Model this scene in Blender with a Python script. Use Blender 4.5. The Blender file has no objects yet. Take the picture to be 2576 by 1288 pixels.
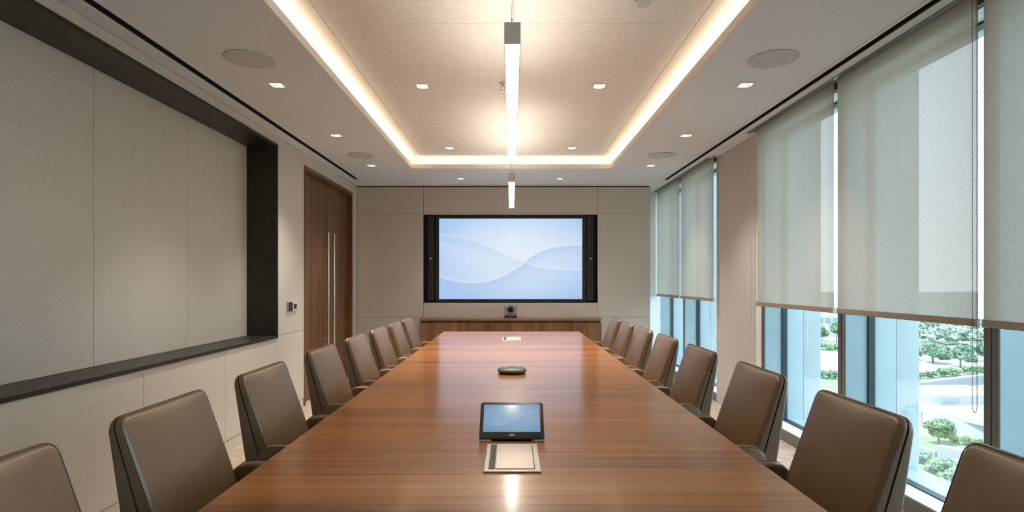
import bpy, bmesh, math, random
from mathutils import Vector, Matrix

random.seed(7)
SC = bpy.context.scene
COL = SC.collection
PI = math.pi
F, CX, CY, H = 1450.0, 1286.0, 710.0, 1.25      # focal length in pixels, vanishing point, eye height

# ------------------------------------------------------------------ materials
class G:
    """small node-graph helper"""
    def __init__(s, name):
        s.m = bpy.data.materials.new(name)
        s.m.use_nodes = True
        s.t = s.m.node_tree
        s.t.nodes.clear()
        s.out = s.t.nodes.new('ShaderNodeOutputMaterial')
    def n(s, typ, ins=None, **props):
        nd = s.t.nodes.new(typ)
        for k, v in props.items():
            setattr(nd, k, v)
        for k, v in (ins or {}).items():
            s.put(nd.inputs[k], v)
        return nd
    def put(s, sock, v):
        if isinstance(v, bpy.types.NodeSocket):
            s.t.links.new(v, sock)
        elif isinstance(v, bpy.types.Node):
            s.t.links.new(v.outputs[0], sock)
        else:
            if sock.type == 'RGBA' and len(v) == 3:
                v = (*v, 1)
            sock.default_value = v
    def math(s, op, a, b=0.0, c=0.0, clamp=False):
        nd = s.n('ShaderNodeMath', {0: a, 1: b, 2: c}, operation=op)
        nd.use_clamp = clamp
        return nd.outputs[0]
    def mix(s, fac, a, b, mode='MIX'):
        nd = s.n('ShaderNodeMix', data_type='RGBA', blend_type=mode)
        s.put(nd.inputs[0], fac); s.put(nd.inputs[6], a); s.put(nd.inputs[7], b)
        return nd.outputs[2]
    def ramp(s, fac, stops):
        nd = s.n('ShaderNodeValToRGB', {0: fac})
        el = nd.color_ramp.elements
        while len(el) < len(stops):
            el.new(0.5)
        for e, (p, c) in zip(el, stops):
            e.position = p
            e.color = (*c, 1) if not isinstance(c, (int, float)) else (c, c, c, 1)
        return nd.outputs[0]
    def coords(s, scale=(1, 1, 1), rot=(0, 0, 0)):
        tc = s.n('ShaderNodeTexCoord')
        mp = s.n('ShaderNodeMapping', {'Vector': tc.outputs['Object'], 'Scale': scale, 'Rotation': rot})
        return mp.outputs[0]
    def noise(s, vec, scale, detail=3.0, rough=0.5, dist=0.0):
        return s.n('ShaderNodeTexNoise', {'Vector': vec, 'Scale': scale, 'Detail': detail, 'Roughness': rough, 'Distortion': dist}).outputs[0]
    def bump(s, h, strength=0.2, dist=0.01):
        return s.n('ShaderNodeBump', {'Height': h, 'Strength': strength, 'Distance': dist}).outputs[0]
    def pbr(s, col, rough=0.5, metal=0.0, **kw):
        ins = {'Base Color': col, 'Roughness': rough, 'Metallic': metal}
        ins.update({k.replace('_', ' '): v for k, v in kw.items()})
        p = s.n('ShaderNodeBsdfPrincipled', ins)
        s.put(s.out.inputs[0], p)
        return s.m

def plain(name, col, rough=0.5, metal=0.0, **kw):
    return G(name).pbr(col, rough, metal, **kw)

def speckled(name, col, rough=0.6, scale=40, amt=0.08, metal=0.0, bump=0.0, **kw):
    g = G(name)
    v = g.coords()
    f = g.noise(v, scale, 4)
    lo = tuple(c * (1 - amt) for c in col); hi = tuple(min(1, c * (1 + amt)) for c in col)
    c = g.ramp(f, [(0.3, lo), (0.7, hi)])
    if bump:
        kw['Normal'] = g.bump(f, bump, 0.004)
    return g.pbr(c, rough, metal, **kw)

def fabric(name, col, amt=0.12):
    g = G(name)
    v = g.coords()
    w1 = g.noise(g.coords((60, 60, 420)), 1.0, 2)
    w2 = g.noise(g.coords((420, 420, 60)), 1.0, 2)
    big = g.noise(v, 2.2, 3)
    f = g.math('ADD', g.math('MULTIPLY', w1, 0.5), g.math('MULTIPLY', w2, 0.5))
    lo = tuple(c * (1 - amt) for c in col); hi = tuple(min(1, c * (1 + amt)) for c in col)
    c = g.ramp(f, [(0.3, lo), (0.7, hi)])
    c = g.mix(g.math('MULTIPLY', big, 0.12), c, tuple(k * 0.8 for k in col))
    return g.pbr(c, 0.88, 0, Normal=g.bump(f, 0.25, 0.002), Specular_IOR_Level=0.25)

def wood(name, dark, mid, light, grain='x', rough=0.3, coat=0.0, coat_rough=0.1, stretch=1.0, streak=1.0, spec=0.5):
    g = G(name)
    ax = {'x': (0.55, 26, 26), 'y': (26, 0.55, 26), 'z': (26, 26, 0.55)}[grain]
    fx = {'x': (3.0, 190, 190), 'y': (190, 3.0, 190), 'z': (190, 190, 3.0)}[grain]
    bx = {'x': (0.25, 5, 5), 'y': (5, 0.25, 5), 'z': (5, 5, 0.25)}[grain]
    ax = tuple(a * stretch for a in ax)
    n1 = g.noise(g.coords(ax), 1.0, 6, 0.62, 0.25)
    n2 = g.noise(g.coords(fx), 1.0, 3, 0.6)
    n3 = g.noise(g.coords(bx), 1.0, 3, 0.5, 0.3)
    f = g.math('ADD', g.math('MULTIPLY', n1, 0.62 * streak), g.math('ADD', g.math('MULTIPLY', n2, 0.22), g.math('MULTIPLY', n3, 0.38 - 0.2 * (streak - 1))))
    f = g.math('SUBTRACT', f, 0.11)
    c = g.ramp(f, [(0.34, dark), (0.5, mid), (0.66, light)])
    return g.pbr(c, rough, 0, Coat_Weight=coat, Coat_Roughness=coat_rough, Specular_IOR_Level=spec,
                 Normal=g.bump(n2, 0.04, 0.001))

def emit(name, col, strength):
    g = G(name)
    e = g.n('ShaderNodeEmission', {0: col, 1: strength})
    g.put(g.out.inputs[0], e)
    return g.m

def glass(name, tint, refl=0.06):
    g = G(name)
    tr = g.n('ShaderNodeBsdfTransparent', {0: tint})
    gl = g.n('ShaderNodeBsdfGlossy', {0: (0.9, 0.95, 1.0), 'Roughness': 0.02})
    fr = g.n('ShaderNodeFresnel', {0: 1.35})
    fac = g.math('MINIMUM', g.math('MULTIPLY', fr.outputs[0], 0.5), 0.3)
    mx = g.n('ShaderNodeMixShader', {0: fac, 1: tr, 2: gl})
    g.put(g.out.inputs[0], mx)
    return g.m

def screen_mat(name, x0, x1, z0, z1, strength, tint=(1, 1, 1), axis_v='Z', gloss=0.05):
    """wallpaper of crossing soft waves on a lit display; u, v from the object's own coordinates"""
    g = G(name)
    tc = g.n('ShaderNodeTexCoord')
    sp = g.n('ShaderNodeSeparateXYZ', {0: tc.outputs['Object']})
    u = g.math('DIVIDE', g.math('SUBTRACT', sp.outputs[0], x0), x1 - x0)
    v = g.math('DIVIDE', g.math('SUBTRACT', sp.outputs[axis_v], z0), z1 - z0)
    def curve(pts):
        nd = g.n('ShaderNodeFloatCurve', {'Value': u})
        c = nd.mapping.curves[0]
        while len(c.points) < len(pts):
            c.points.new(0.5, 0.5)
        for p, q in zip(c.points, pts):
            p.location = q
        nd.mapping.update()
        return nd.outputs[0]
    A = curve([(0, .79), (.21, .734), (.38, .616), (.544, .483), (.725, .385), (1, .36)])
    B = curve([(0, .275), (.21, .2), (.364, .23), (.544, .38), (.67, .55), (.794, .635), (1, .665)])
    C = curve([(0, .72), (.13, .66), (.28, .56), (.42, .535), (.6, .56), (.8, .63), (1, .66)])
    blob = g.math('ADD', g.math('POWER', g.math('SUBTRACT', u, 0.55), 2), g.math('POWER', g.math('SUBTRACT', v, 0.55), 2))
    base = g.ramp(g.math('MULTIPLY', blob, 2.6), [(0.0, (.80, .885, .985)), (0.45, (.62, .76, .96)), (1.0, (.44, .62, .91))])
    col = base
    def band(f, sign, width, amt, to):
        d = g.math('MULTIPLY', g.math('SUBTRACT', v, f), sign)
        on = g.math('GREATER_THAN', d, 0.0)
        fall = g.math('POWER', 2.718, g.math('MULTIPLY', d, -1.0 / width))
        fac = g.math('MULTIPLY', g.math('MULTIPLY', on, fall), amt, clamp=True)
        return g.mix(fac, col, to)
    col = band(A, -1, 0.22, 0.42, (.46, .64, .90))
    col = band(C, -1, 0.12, 0.25, (.80, .89, .99))
    col = band(B, -1, 0.16, 0.62, (.40, .59, .88))
    col = band(B, 1, 0.03, 0.55, (.90, .95, 1.0))
    col = band(A, 1, 0.015, 0.45, (.88, .94, 1.0))
    col = g.mix(1.0, col, tint, 'MULTIPLY')
    e = g.n('ShaderNodeEmission', {0: col, 1: strength})
    gl = g.n('ShaderNodeBsdfGlossy', {0: (0.8, 0.8, 0.8), 'Roughness': 0.12})
    mx = g.n('ShaderNodeMixShader', {0: gloss, 1: e, 2: gl})
    g.put(g.out.inputs[0], mx)
    return g.m

M = {}
M['wall'] = fabric('wall_fabric', (0.58, 0.545, 0.495))
M['panel'] = fabric('pin_panel_fabric', (0.54, 0.515, 0.47))
M['gap'] = plain('seam_dark', (0.05, 0.045, 0.04), 0.9)
M['paint'] = speckled('ceiling_paint', (0.70, 0.75, 0.80), 0.85, 60, 0.02)
M['white_paint'] = speckled('white_wall_paint', (0.80, 0.81, 0.80), 0.7, 40, 0.02)
M['column'] = fabric('column_covering', (0.55, 0.53, 0.51), 0.05)
g = G('perforated_ceiling')
v = g.coords()
nz = g.noise(v, 95, 3, 0.6)
vo = g.n('ShaderNodeTexVoronoi', {'Vector': v, 'Scale': 130.0}).outputs['Distance']
hgt = g.math('ADD', g.math('MULTIPLY', nz, 0.7), g.math('MULTIPLY', vo, 0.6))
c = g.ramp(hgt, [(0.35, (0.68, 0.67, 0.66)), (0.75, (0.84, 0.83, 0.82))])
M['perf'] = g.pbr(c, 0.9, 0, Normal=g.bump(hgt, 0.5, 0.003))
M['cove'] = plain('cove_paint', (0.78, 0.75, 0.70), 0.8)
M['black'] = plain('black_void', (0.006, 0.006, 0.007), 0.8)
M['bronze'] = speckled('dark_bronze', (0.040, 0.034, 0.028), 0.42, 12, 0.15, 0.4)
M['ledge'] = M['bronze']
g = G('carpet_pattern')
v = g.coords()
n1 = g.noise(v, 14, 5, 0.7, 1.2); n2 = g.noise(v, 260, 2)
c = g.ramp(n1, [(0.36, (0.30, 0.235, 0.175)), (0.5, (0.42, 0.34, 0.265)), (0.66, (0.52, 0.44, 0.355))])
M['carpet'] = g.pbr(g.mix(0.25, c, g.ramp(n2, [(0.3, (0.25, .2, .15)), (0.7, (.6, .5, .42))])), 0.95, 0, Normal=g.bump(n2, 0.6, 0.006))
M['table'] = wood('walnut_veneer_table', (0.165, 0.054, 0.012), (0.37, 0.142, 0.039), (0.49, 0.215, 0.073), 'x', 0.28, 0.50, 0.13, streak=0.9, stretch=1.7, spec=0.35)
M['edge'] = wood('walnut_edge', (0.20, 0.10, 0.045), (0.33, 0.17, 0.08), (0.42, 0.23, 0.12), 'y', 0.4)
M['walnut'] = wood('walnut_upright', (0.070, 0.031, 0.012), (0.150, 0.070, 0.029), (0.215, 0.110, 0.050), 'z', 0.42, stretch=0.6)
M['walnut_x'] = wood('walnut_top', (0.12, 0.06, 0.026), (0.235, 0.128, 0.065), (0.32, 0.19, 0.10), 'x', 0.38)
M['steel'] = plain('brushed_steel', (0.66, 0.64, 0.60), 0.28, 1.0)
M['chrome'] = plain('polished_metal', (0.75, 0.75, 0.75), 0.12, 1.0)
M['alu'] = speckled('anodised_aluminium', (0.30, 0.30, 0.29), 0.4, 20, 0.05, 0.85)
M['frame'] = speckled('window_frame_metal', (0.19, 0.19, 0.19), 0.42, 15, 0.06, 0.5)
M['frame_side'] = speckled('frame_reveal_daylit', (0.33, 0.46, 0.52), 0.45, 8, 0.05, 0.1)  # bluish daylight on the mullion sides, mixed into their base colour
M['gasket'] = plain('black_gasket', (0.02, 0.035, 0.045), 0.5)
M['fin'] = speckled('pale_facade_metal', (0.44, 0.53, 0.565), 0.45, 5, 0.03, 0.1)
M['sill'] = plain('white_sill', (0.72, 0.80, 0.83), 0.35)
M['glass'] = glass('window_glass', (0.90, 0.955, 0.965))
g = G('leather_brown')
v = g.coords()
n1 = g.noise(v, 320, 3); n2 = g.noise(v, 5, 3)
c = g.ramp(n2, [(0.3, (0.152, 0.088, 0.043)), (0.7, (0.188, 0.113, 0.057))])
M['leather'] = g.pbr(c, 0.36, 0, Normal=g.bump(n1, 0.12, 0.001), Specular_IOR_Level=0.75)
M['stitch'] = plain('leather_welt', (0.145, 0.10, 0.068), 0.5)
M['dark_plastic'] = speckled('dark_plastic', (0.018, 0.018, 0.018), 0.35, 30, 0.1)
M['matte_black'] = plain('matte_black', (0.012, 0.013, 0.016), 0.5)
M['grey_plastic'] = plain('grey_plastic', (0.30, 0.30, 0.30), 0.4)
M['light_plate'] = plain('pale_plate', (0.62, 0.62, 0.60), 0.4)
M['box_plate'] = speckled('champagne_plate', (0.62, 0.54, 0.46), 0.38, 60, 0.03, 0.35)
M['phone'] = speckled('phone_plastic', (0.075, 0.066, 0.058), 0.34, 60, 0.1)
M['lamp_body'] = speckled('lamp_body_grey', (0.60, 0.57, 0.53), 0.5, 30, 0.03, 0.2)
M['lamp_glow'] = emit('lamp_diffuser_lit', (1.0, 0.86, 0.70), 16.0)
M['lamp_up'] = emit('lamp_uplight_lit', (1.0, 0.86, 0.70), 14.0)
M['spot_glow'] = emit('downlight_lit', (1.0, 0.83, 0.68), 3.5)
M['reflector'] = plain('downlight_reflector', (0.80, 0.74, 0.68), 0.35)
M['speaker'] = speckled('speaker_grille', (0.54, 0.56, 0.57), 0.75, 500, 0.12)
M['dot'] = emit('status_lamp_lit', (0.9, 0.95, 1.0), 1.0)
M['hem'] = plain('blind_hem_bar', (0.33, 0.265, 0.215), 0.6)
M['chain_dark'] = plain('bead_chain_metal', (0.12, 0.12, 0.12), 0.35, 0.8)
M['chain_white'] = plain('bead_chain_white', (0.68, 0.66, 0.62), 0.5)
M['sprinkler'] = plain('sprinkler_finish', (0.62, 0.42, 0.32), 0.4, 0.3)
g = G('blind_weave')
wv = g.noise(g.coords((30, 30, 700)), 1.0, 3, 0.6)
wh = g.noise(g.coords((500, 500, 25)), 1.0, 3, 0.6)
fw = g.math('ADD', g.math('MULTIPLY', wv, 0.65), g.math('MULTIPLY', wh, 0.35))
dc = g.ramp(fw, [(0.35, (0.43, 0.375, 0.315)), (0.65, (0.53, 0.47, 0.40))])
tcol = g.ramp(fw, [(0.35, (0.38, 0.345, 0.295)), (0.65, (0.52, 0.475, 0.41))])
d = g.n('ShaderNodeBsdfDiffuse', {0: dc})
t = g.n('ShaderNodeBsdfTranslucent', {0: tcol})
tr = g.n('ShaderNodeBsdfTransparent', {0: (1, 1, 1)})
m1 = g.n('ShaderNodeMixShader', {0: 0.42, 1: d, 2: t})
m2 = g.n('ShaderNodeMixShader', {0: 0.10, 1: m1, 2: tr})
g.put(g.out.inputs[0], m2)
M['blind'] = g.m
# outdoors
M['grass'] = speckled('lawn', (0.14, 0.21, 0.10), 0.95, 0.35, 0.35)
M['ground'] = speckled('pale_ground', (0.23, 0.26, 0.21), 0.95, 0.05, 0.18)
M['paving'] = speckled('pale_paving', (0.36, 0.36, 0.36), 0.9, 0.2, 0.05)
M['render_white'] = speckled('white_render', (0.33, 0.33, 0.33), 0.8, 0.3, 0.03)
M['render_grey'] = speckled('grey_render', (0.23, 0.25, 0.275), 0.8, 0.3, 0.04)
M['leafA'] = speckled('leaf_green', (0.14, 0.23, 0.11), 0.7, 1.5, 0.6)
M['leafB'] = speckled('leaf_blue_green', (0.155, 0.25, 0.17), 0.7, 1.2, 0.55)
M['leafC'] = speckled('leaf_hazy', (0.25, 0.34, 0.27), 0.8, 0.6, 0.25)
M['bark'] = speckled('bark', (0.16, 0.12, 0.09), 0.9, 3, 0.2)
M['dark_glass'] = plain('far_window_glass', (0.16, 0.22, 0.28), 0.2)

# ------------------------------------------------------------------ geometry helpers
class MB:
    def __init__(s):
        s.b = bmesh.new()
    def _merge(s, bm):
        me = bpy.data.meshes.new('tmp')
        bm.to_mesh(me); bm.free()
        s.b.from_mesh(me)
        bpy.data.meshes.remove(me)
    def box(s, x0, x1, y0, y1, z0, z1, bev=0.0, seg=2, mi=0):
        bm = bmesh.new()
        bmesh.ops.create_cube(bm, size=1)
        for vv in bm.verts:
            vv.co = Vector(((x0 + x1) / 2 + vv.co.x * (x1 - x0), (y0 + y1) / 2 + vv.co.y * (y1 - y0), (z0 + z1) / 2 + vv.co.z * (z1 - z0)))
        if bev:
            bmesh.ops.bevel(bm, geom=bm.edges[:], offset=bev, segments=seg, affect='EDGES', profile=0.5)
        for f in bm.faces:
            f.material_index = mi
        s._merge(bm)
        return s
    def prism(s, pts, axis, a0, a1, bev=0.0, seg=2):
        """polygon pts in the two other axes (order x,y,z minus axis), extruded from a0 to a1"""
        bm = bmesh.new()
        def co(p, a):
            return {'x': (a, p[0], p[1]), 'y': (p[0], a, p[1]), 'z': (p[0], p[1], a)}[axis]
        v0 = [bm.verts.new(co(p, a0)) for p in pts]
        v1 = [bm.verts.new(co(p, a1)) for p in pts]
        n = len(pts)
        bm.faces.new(v0); bm.faces.new(v1[::-1])
        for i in range(n):
            bm.faces.new((v0[i], v1[i], v1[(i + 1) % n], v0[(i + 1) % n]))
        bmesh.ops.recalc_face_normals(bm, faces=bm.faces[:])
        if bev:
            caps = [e for e in bm.edges if (abs({'x': e.verts[0].co.x, 'y': e.verts[0].co.y, 'z': e.verts[0].co.z}[axis] - {'x': e.verts[1].co.x, 'y': e.verts[1].co.y, 'z': e.verts[1].co.z}[axis]) < 1e-9)]
            bmesh.ops.bevel(bm, geom=caps, offset=bev, segments=seg, affect='EDGES', profile=0.5)
        s._merge(bm)
        return s
    def lathe(s, prof, c=(0, 0, 0), n=32, axis='z', rot=None):
        bm = bmesh.new()
        rings = []
        for r, h in prof:
            ring = []
            for i in range(n):
                a = 2 * PI * i / n
                p = (r * math.cos(a), r * math.sin(a), h)
                if axis == 'x': p = (h, p[0], p[1])
                if axis == 'y': p = (p[0], h, p[1])
                pv = Vector(p)
                if rot is not None: pv = rot @ pv
                ring.append(bm.verts.new(pv + Vector(c)))
            rings.append(ring)
        for a, b in zip(rings, rings[1:]):
            for i in range(n):
                bm.faces.new((a[i], a[(i + 1) % n], b[(i + 1) % n], b[i]))
        bm.faces.new(rings[0][::-1]); bm.faces.new(rings[-1])
        bmesh.ops.recalc_face_normals(bm, faces=bm.faces[:])
        s._merge(bm)
        return s
    def tube(s, pts, r, n=8, closed=False):
        bm = bmesh.new()
        pts = [Vector(p) for p in pts]
        rings = []
        N = len(pts)
        for i, p in enumerate(pts):
            if closed:
                d = (pts[(i + 1) % N] - pts[i - 1]).normalized()
            else:
                d = (pts[min(i + 1, N - 1)] - pts[max(i - 1, 0)]).normalized()
            up = Vector((0, 0, 1)) if abs(d.z) < 0.9 else Vector((1, 0, 0))
            a = d.cross(up).normalized(); b = d.cross(a)
            rings.append([bm.verts.new(p + r * (a * math.cos(2 * PI * k / n) + b * math.sin(2 * PI * k / n))) for k in range(n)])
        pairs = list(zip(rings, rings[1:])) + ([(rings[-1], rings[0])] if closed else [])
        for A, B in pairs:
            for k in range(n):
                bm.faces.new((A[k], A[(k + 1) % n], B[(k + 1) % n], B[k]))
        if not closed:
            bm.faces.new(rings[0][::-1]); bm.faces.new(rings[-1])
        bmesh.ops.recalc_face_normals(bm, faces=bm.faces[:])
        s._merge(bm)
        return s
    def ball(s, c, r, sub=1, scale=(1, 1, 1)):
        bm = bmesh.new()
        bmesh.ops.create_icosphere(bm, subdivisions=sub, radius=r)
        for vv in bm.verts:
            vv.co = Vector((vv.co.x * scale[0], vv.co.y * scale[1], vv.co.z * scale[2])) + Vector(c)
        s._merge(bm)
        return s
    def slab(s, x0, x1, y0, y1, z0, z1, holes):
        """a slab cut by rectangular holes (hx0,hx1,hy0,hy1)"""
        xs = sorted({x0, x1, *[min(max(h[i], x0), x1) for h in holes for i in (0, 1)]})
        ys = sorted({y0, y1, *[min(max(h[i], y0), y1) for h in holes for i in (2, 3)]})
        nx, ny = len(xs) - 1, len(ys) - 1
        def inside(i, j):
            if i < 0 or j < 0 or i >= nx or j >= ny: return True
            mx, my = (xs[i] + xs[i + 1]) / 2, (ys[j] + ys[j + 1]) / 2
            return any(h[0] < mx < h[1] and h[2] < my < h[3] for h in holes)
        bm = bmesh.new()
        cache = {}
        def V(i, j, k):
            key = (i, j, k)
            if key not in cache:
                cache[key] = bm.verts.new((xs[i], ys[j], z1 if k else z0))
            return cache[key]
        for i in range(nx):
            for j in range(ny):
                if inside(i, j): continue
                bm.faces.new((V(i, j, 0), V(i, j + 1, 0), V(i + 1, j + 1, 0), V(i + 1, j, 0)))
                bm.faces.new((V(i, j, 1), V(i + 1, j, 1), V(i + 1, j + 1, 1), V(i, j + 1, 1)))
                if inside(i - 1, j): bm.faces.new((V(i, j, 0), V(i, j, 1), V(i, j + 1, 1), V(i, j + 1, 0)))
                if inside(i + 1, j): bm.faces.new((V(i + 1, j, 0), V(i + 1, j + 1, 0), V(i + 1, j + 1, 1), V(i + 1, j, 1)))
                if inside(i, j - 1): bm.faces.new((V(i, j, 0), V(i + 1, j, 0), V(i + 1, j, 1), V(i, j, 1)))
                if inside(i, j + 1): bm.faces.new((V(i, j + 1, 0), V(i, j + 1, 1), V(i + 1, j + 1, 1), V(i + 1, j + 1, 0)))
        s._merge(bm)
        return s
    def build(s, name, mats, parent=None, loc=(0, 0, 0), rot=(0, 0, 0), smooth=False, angle=40):
        me = bpy.data.meshes.new(name)
        s.b.to_mesh(me); s.b.free()
        for mm in (mats if isinstance(mats, (list, tuple)) else [mats]):
            me.materials.append(mm)
        if smooth:
            me.shade_smooth()
            me.set_sharp_from_angle(angle=math.radians(angle))
        o = bpy.data.objects.new(name, me)
        COL.objects.link(o)
        o.location = loc; o.rotation_euler = rot
        o.parent = parent
        return o

def tag(o, label, cat, group=None, kind=None):
    o['label'] = label; o['category'] = cat
    if group: o['group'] = group
    if kind: o['kind'] = kind
    return o

def struct(o, label, cat):
    return tag(o, label, cat, kind='structure')

def thing(name, label, cat, loc=(0, 0, 0), rot=(0, 0, 0), group=None, kind=None):
    o = bpy.data.objects.new(name, None)
    o.empty_display_size = 0.1
    COL.objects.link(o)
    o.location = loc; o.rotation_euler = rot
    return tag(o, label, cat, group, kind)

def copy_thing(root, loc, rot, label):
    r = root.copy(); COL.objects.link(r)
    r.location = loc; r.rotation_euler = rot; r['label'] = label
    for ch in list(root.children):
        c = ch.copy(); COL.objects.link(c); c.parent = r
        for sub in list(ch.children):
            d = sub.copy(); COL.objects.link(d); d.parent = c
    return r

# ------------------------------------------------------------------ dimensions
XL, XR = -2.09, 2.145
YB, YN = 7.81, -1.6
ZC, ZU = 2.554, 2.685                    # soffit, raised coffer ceiling
# ------------------------------------------------------------------ floor
struct(MB().box(-2.6, 2.15, YN - 0.1, 8.45, -0.12, 0).build('floor', M['carpet']), 'beige patterned carpet floor under the conference table', 'floor')

# ------------------------------------------------------------------ left wall
b = MB()
gp = 0.002
ys = [YN, -0.45, 0.48, 1.42, 2.35, 3.28, 4.21, 5.145, 5.81]
x0, x1 = XL - 0.02, XL
for a, c in zip(ys, ys[1:]):
    b.box(x0, x1, a + gp, c - gp, 0.084, 0.768 if a > 5.1 else (0.752 if c > 1.35 else 0.768), 0.001, 1)
for a, c in zip(ys[:3], ys[1:4]):
    b.box(x0, x1, a + gp, min(c, 1.29) - gp, 0.771, ZC - 0.004, 0.001, 1)
b.box(x0, x1, 1.292, 5.145 - gp, 2.482, ZC - 0.004)
b.box(x0, x1, 5.145 + gp, 5.81, 0.772, ZC - 0.004, 0.001, 1)
b.box(x0, x1, 5.812, 7.584, 2.436, ZC - 0.004)
b.box(x0, x1, 7.586, YB - 0.001, 0.084, 0.768, 0.001, 1)
b.box(x0, x1, 7.586, YB - 0.001, 0.772, ZC - 0.004, 0.001, 1)
wl = struct(b.build('wall_left', M['wall']), 'beige fabric panelled wall with long recessed display bay and double door', 'wall')
b = MB()
k0, k1 = XL - 0.04, XL - 0.0195
b.box(k0, k1, YN, 1.29, 0, 2.8); b.box(k0, k1, 1.29, 5.15, 0, 0.75); b.box(k0, k1, 1.29, 5.15, 2.484, 2.8)
b.box(k0, k1, 5.15, 5.81, 0, 2.8); b.box(k0, k1, 5.81, 7.59, 2.438, 2.8); b.box(k0, k1, 7.59, 8.4, 0, 2.8)
b.build('wall_backing', M['gap'], wl)
struct(MB().box(XL - 0.02, XL - 0.004, YN, 5.81, 0, 0.079, 0.001, 1).box(XL - 0.02, XL - 0.004, 7.586, YB, 0, 0.079, 0.001, 1).build('baseboard_left', M['wall']),
       'low beige baseboard along the fabric panelled wall', 'baseboard')

# recessed bay: bronze surround + fabric back panels
bay = thing('display_bay', 'large recessed bay with dark bronze surround and three beige fabric panels', 'wall bay', (XL, 3.2, 0), kind='structure')
XI = -2.349
b = MB()
lx, ly = XL, 3.2
b.box(XI - 0.045 - lx, 0.012, 1.292 - ly, 5.143 - ly, 0.754, 0.776, 0.001, 1)
b.box(XI - 0.045 - lx, 0.012, 1.292 - ly, 5.143 - ly, 2.456, 2.480, 0.001, 1)
b.box(XI - 0.045 - lx, 0.012, 5.120 - ly, 5.1435 - ly, 0.754, 2.480, 0.001, 1)
b.box(XI - lx, 0.012, 1.292 - ly, 1.316 - ly, 0.754, 2.480, 0.001, 1)
b.build('bay_surround', M['bronze'], bay)
ps = [1.316, 2.30, 3.244, 4.184, 5.121]
b = MB()
for a, c in zip(ps, ps[1:]):
    b.box(XI - 0.03 - lx, XI - lx, a + 0.0015 - ly, c - 0.0015 - ly, 0.776, 2.456, 0.0015, 1)
b.build('fabric_panel', M['panel'], bay)
MB().box(XI - 0.05 - lx, XI - 0.031 - lx, 1.29 - ly, 5.15 - ly, 0.7, 2.5).build('bay_backing', M['gap'], bay)

# ------------------------------------------------------------------ double door
D0, D1 = 5.817, 7.576
door = thing('door_1', 'tall walnut double door with long steel pull bars in the left wall', 'door', (XL, (D0 + D1) / 2, 0), kind='structure')
dy = (D0 + D1) / 2
xd = -0.065
b = MB()
b.box(-0.1, 0.006, D0 - dy, D0 + 0.03 - dy, 0.0, 2.43, 0.002, 1)
b.box(-0.1, 0.006, D1 - 0.03 - dy, D1 - dy, 0.0, 2.43, 0.002, 1)
b.box(-0.1, 0.006, D0 + 0.03 - dy, D1 - 0.03 - dy, 2.395, 2.43, 0.002, 1)
b.build('door_frame', M['walnut'], door)
for (a, c) in ((D0 + 0.033, 6.6955), (6.6985, D1 - 0.033)):
    MB().box(xd - 0.045, xd, a - dy, c - dy, 0.012, 2.392, 0.002, 1).build('door_leaf', M['walnut'], door)
MB().box(xd - 0.06, xd - 0.046, D0 + 0.031 - dy, D1 - 0.031 - dy, 0, 2.394).build('door_backing', M['black'], door)
for yy in (6.585, 6.80):
    b = MB()
    b.lathe([(0.0, 0.47), (0.012, 0.47), (0.0135, 0.473), (0.0135, 1.817), (0.012, 1.82), (0.0, 1.82)], (0.0, yy - dy, 0), 16)
    hb = b.build('door_handle', M['steel'], door, smooth=True)
    for zz in (0.60, 1.695):
        MB().lathe([(0.007, xd), (0.007, -0.012)], (0, yy - dy, zz), 10, 'x').build('handle_standoff', M['steel'], hb, smooth=True)

# wall controls beside the door
c = thing('room_control_panel', 'small dark wall control panel beside the white thermostat', 'control panel', (XL, 5.419, 1.02))
MB().box(0.0005, 0.016, -0.054, 0.054, -0.046, 0.046, 0.003).build('housing_frame', M['grey_plastic'], c)
MB().box(0.0162, 0.018, -0.050, 0.050, -0.042, 0.042, 0.001, 1).build('touch_face', M['dark_plastic'], c)
c = thing('thermostat', 'white square thermostat with dark display next to the wood door', 'thermostat', (XL, 5.545, 1.022))
MB().box(0.0005, 0.014, -0.058, 0.058, -0.047, 0.047, 0.003).build('thermostat_frame', M['light_plate'], c)
MB().box(0.0142, 0.016, -0.040, 0.030, -0.026, 0.020, 0.001, 1).build('thermostat_display', M['dark_plastic'], c)

# ------------------------------------------------------------------ back (screen) wall
NX0, NX1, NZ0, NZ1 = -1.185, 1.169, 0.970, 2.166
b = MB()
xc = [XL + 0.001, NX0 - 0.003, NX1 + 0.004, 1.885]
for i in range(3):
    a, c = xc[i] + gp, xc[i + 1] - gp
    rows = [(0.084, 0.779), (0.783, 2.174), (2.178, ZC - 0.014)]
    if i == 1:
        rows = [(0.084, NZ0), (2.178, ZC - 0.014)]
    for (z0, z1) in rows:
        b.box(a, c, YB, YB + 0.02, z0, z1, 0.001, 1)
b.box(NX0 - 0.001, NX1 + 0.001, YB, YB + 0.02, NZ1, 2.174)
wb = struct(b.build('wall_back', M['wall']), 'beige fabric panelled end wall holding the recessed screen', 'wall')
b = MB()
b.box(-2.13, NX0 - 0.02, YB + 0.021, YB + 0.03, 0, 2.8); b.box(NX1 + 0.02, 1.88, YB + 0.021, YB + 0.03, 0, 2.8)
b.box(NX0 - 0.02, NX1 + 0.02, YB + 0.021, YB + 0.03, 0, NZ0 - 0.01); b.box(NX0 - 0.02, NX1 + 0.02, YB + 0.021, YB + 0.03, NZ1 + 0.01, 2.8)
b.build('wall_backing', M['gap'], wb)
b = MB()
b.box(NX0 - 0.01, NX1 + 0.01, YB + 0.13, YB + 0.14, NZ0 - 0.01, NZ1 + 0.01)
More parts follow.
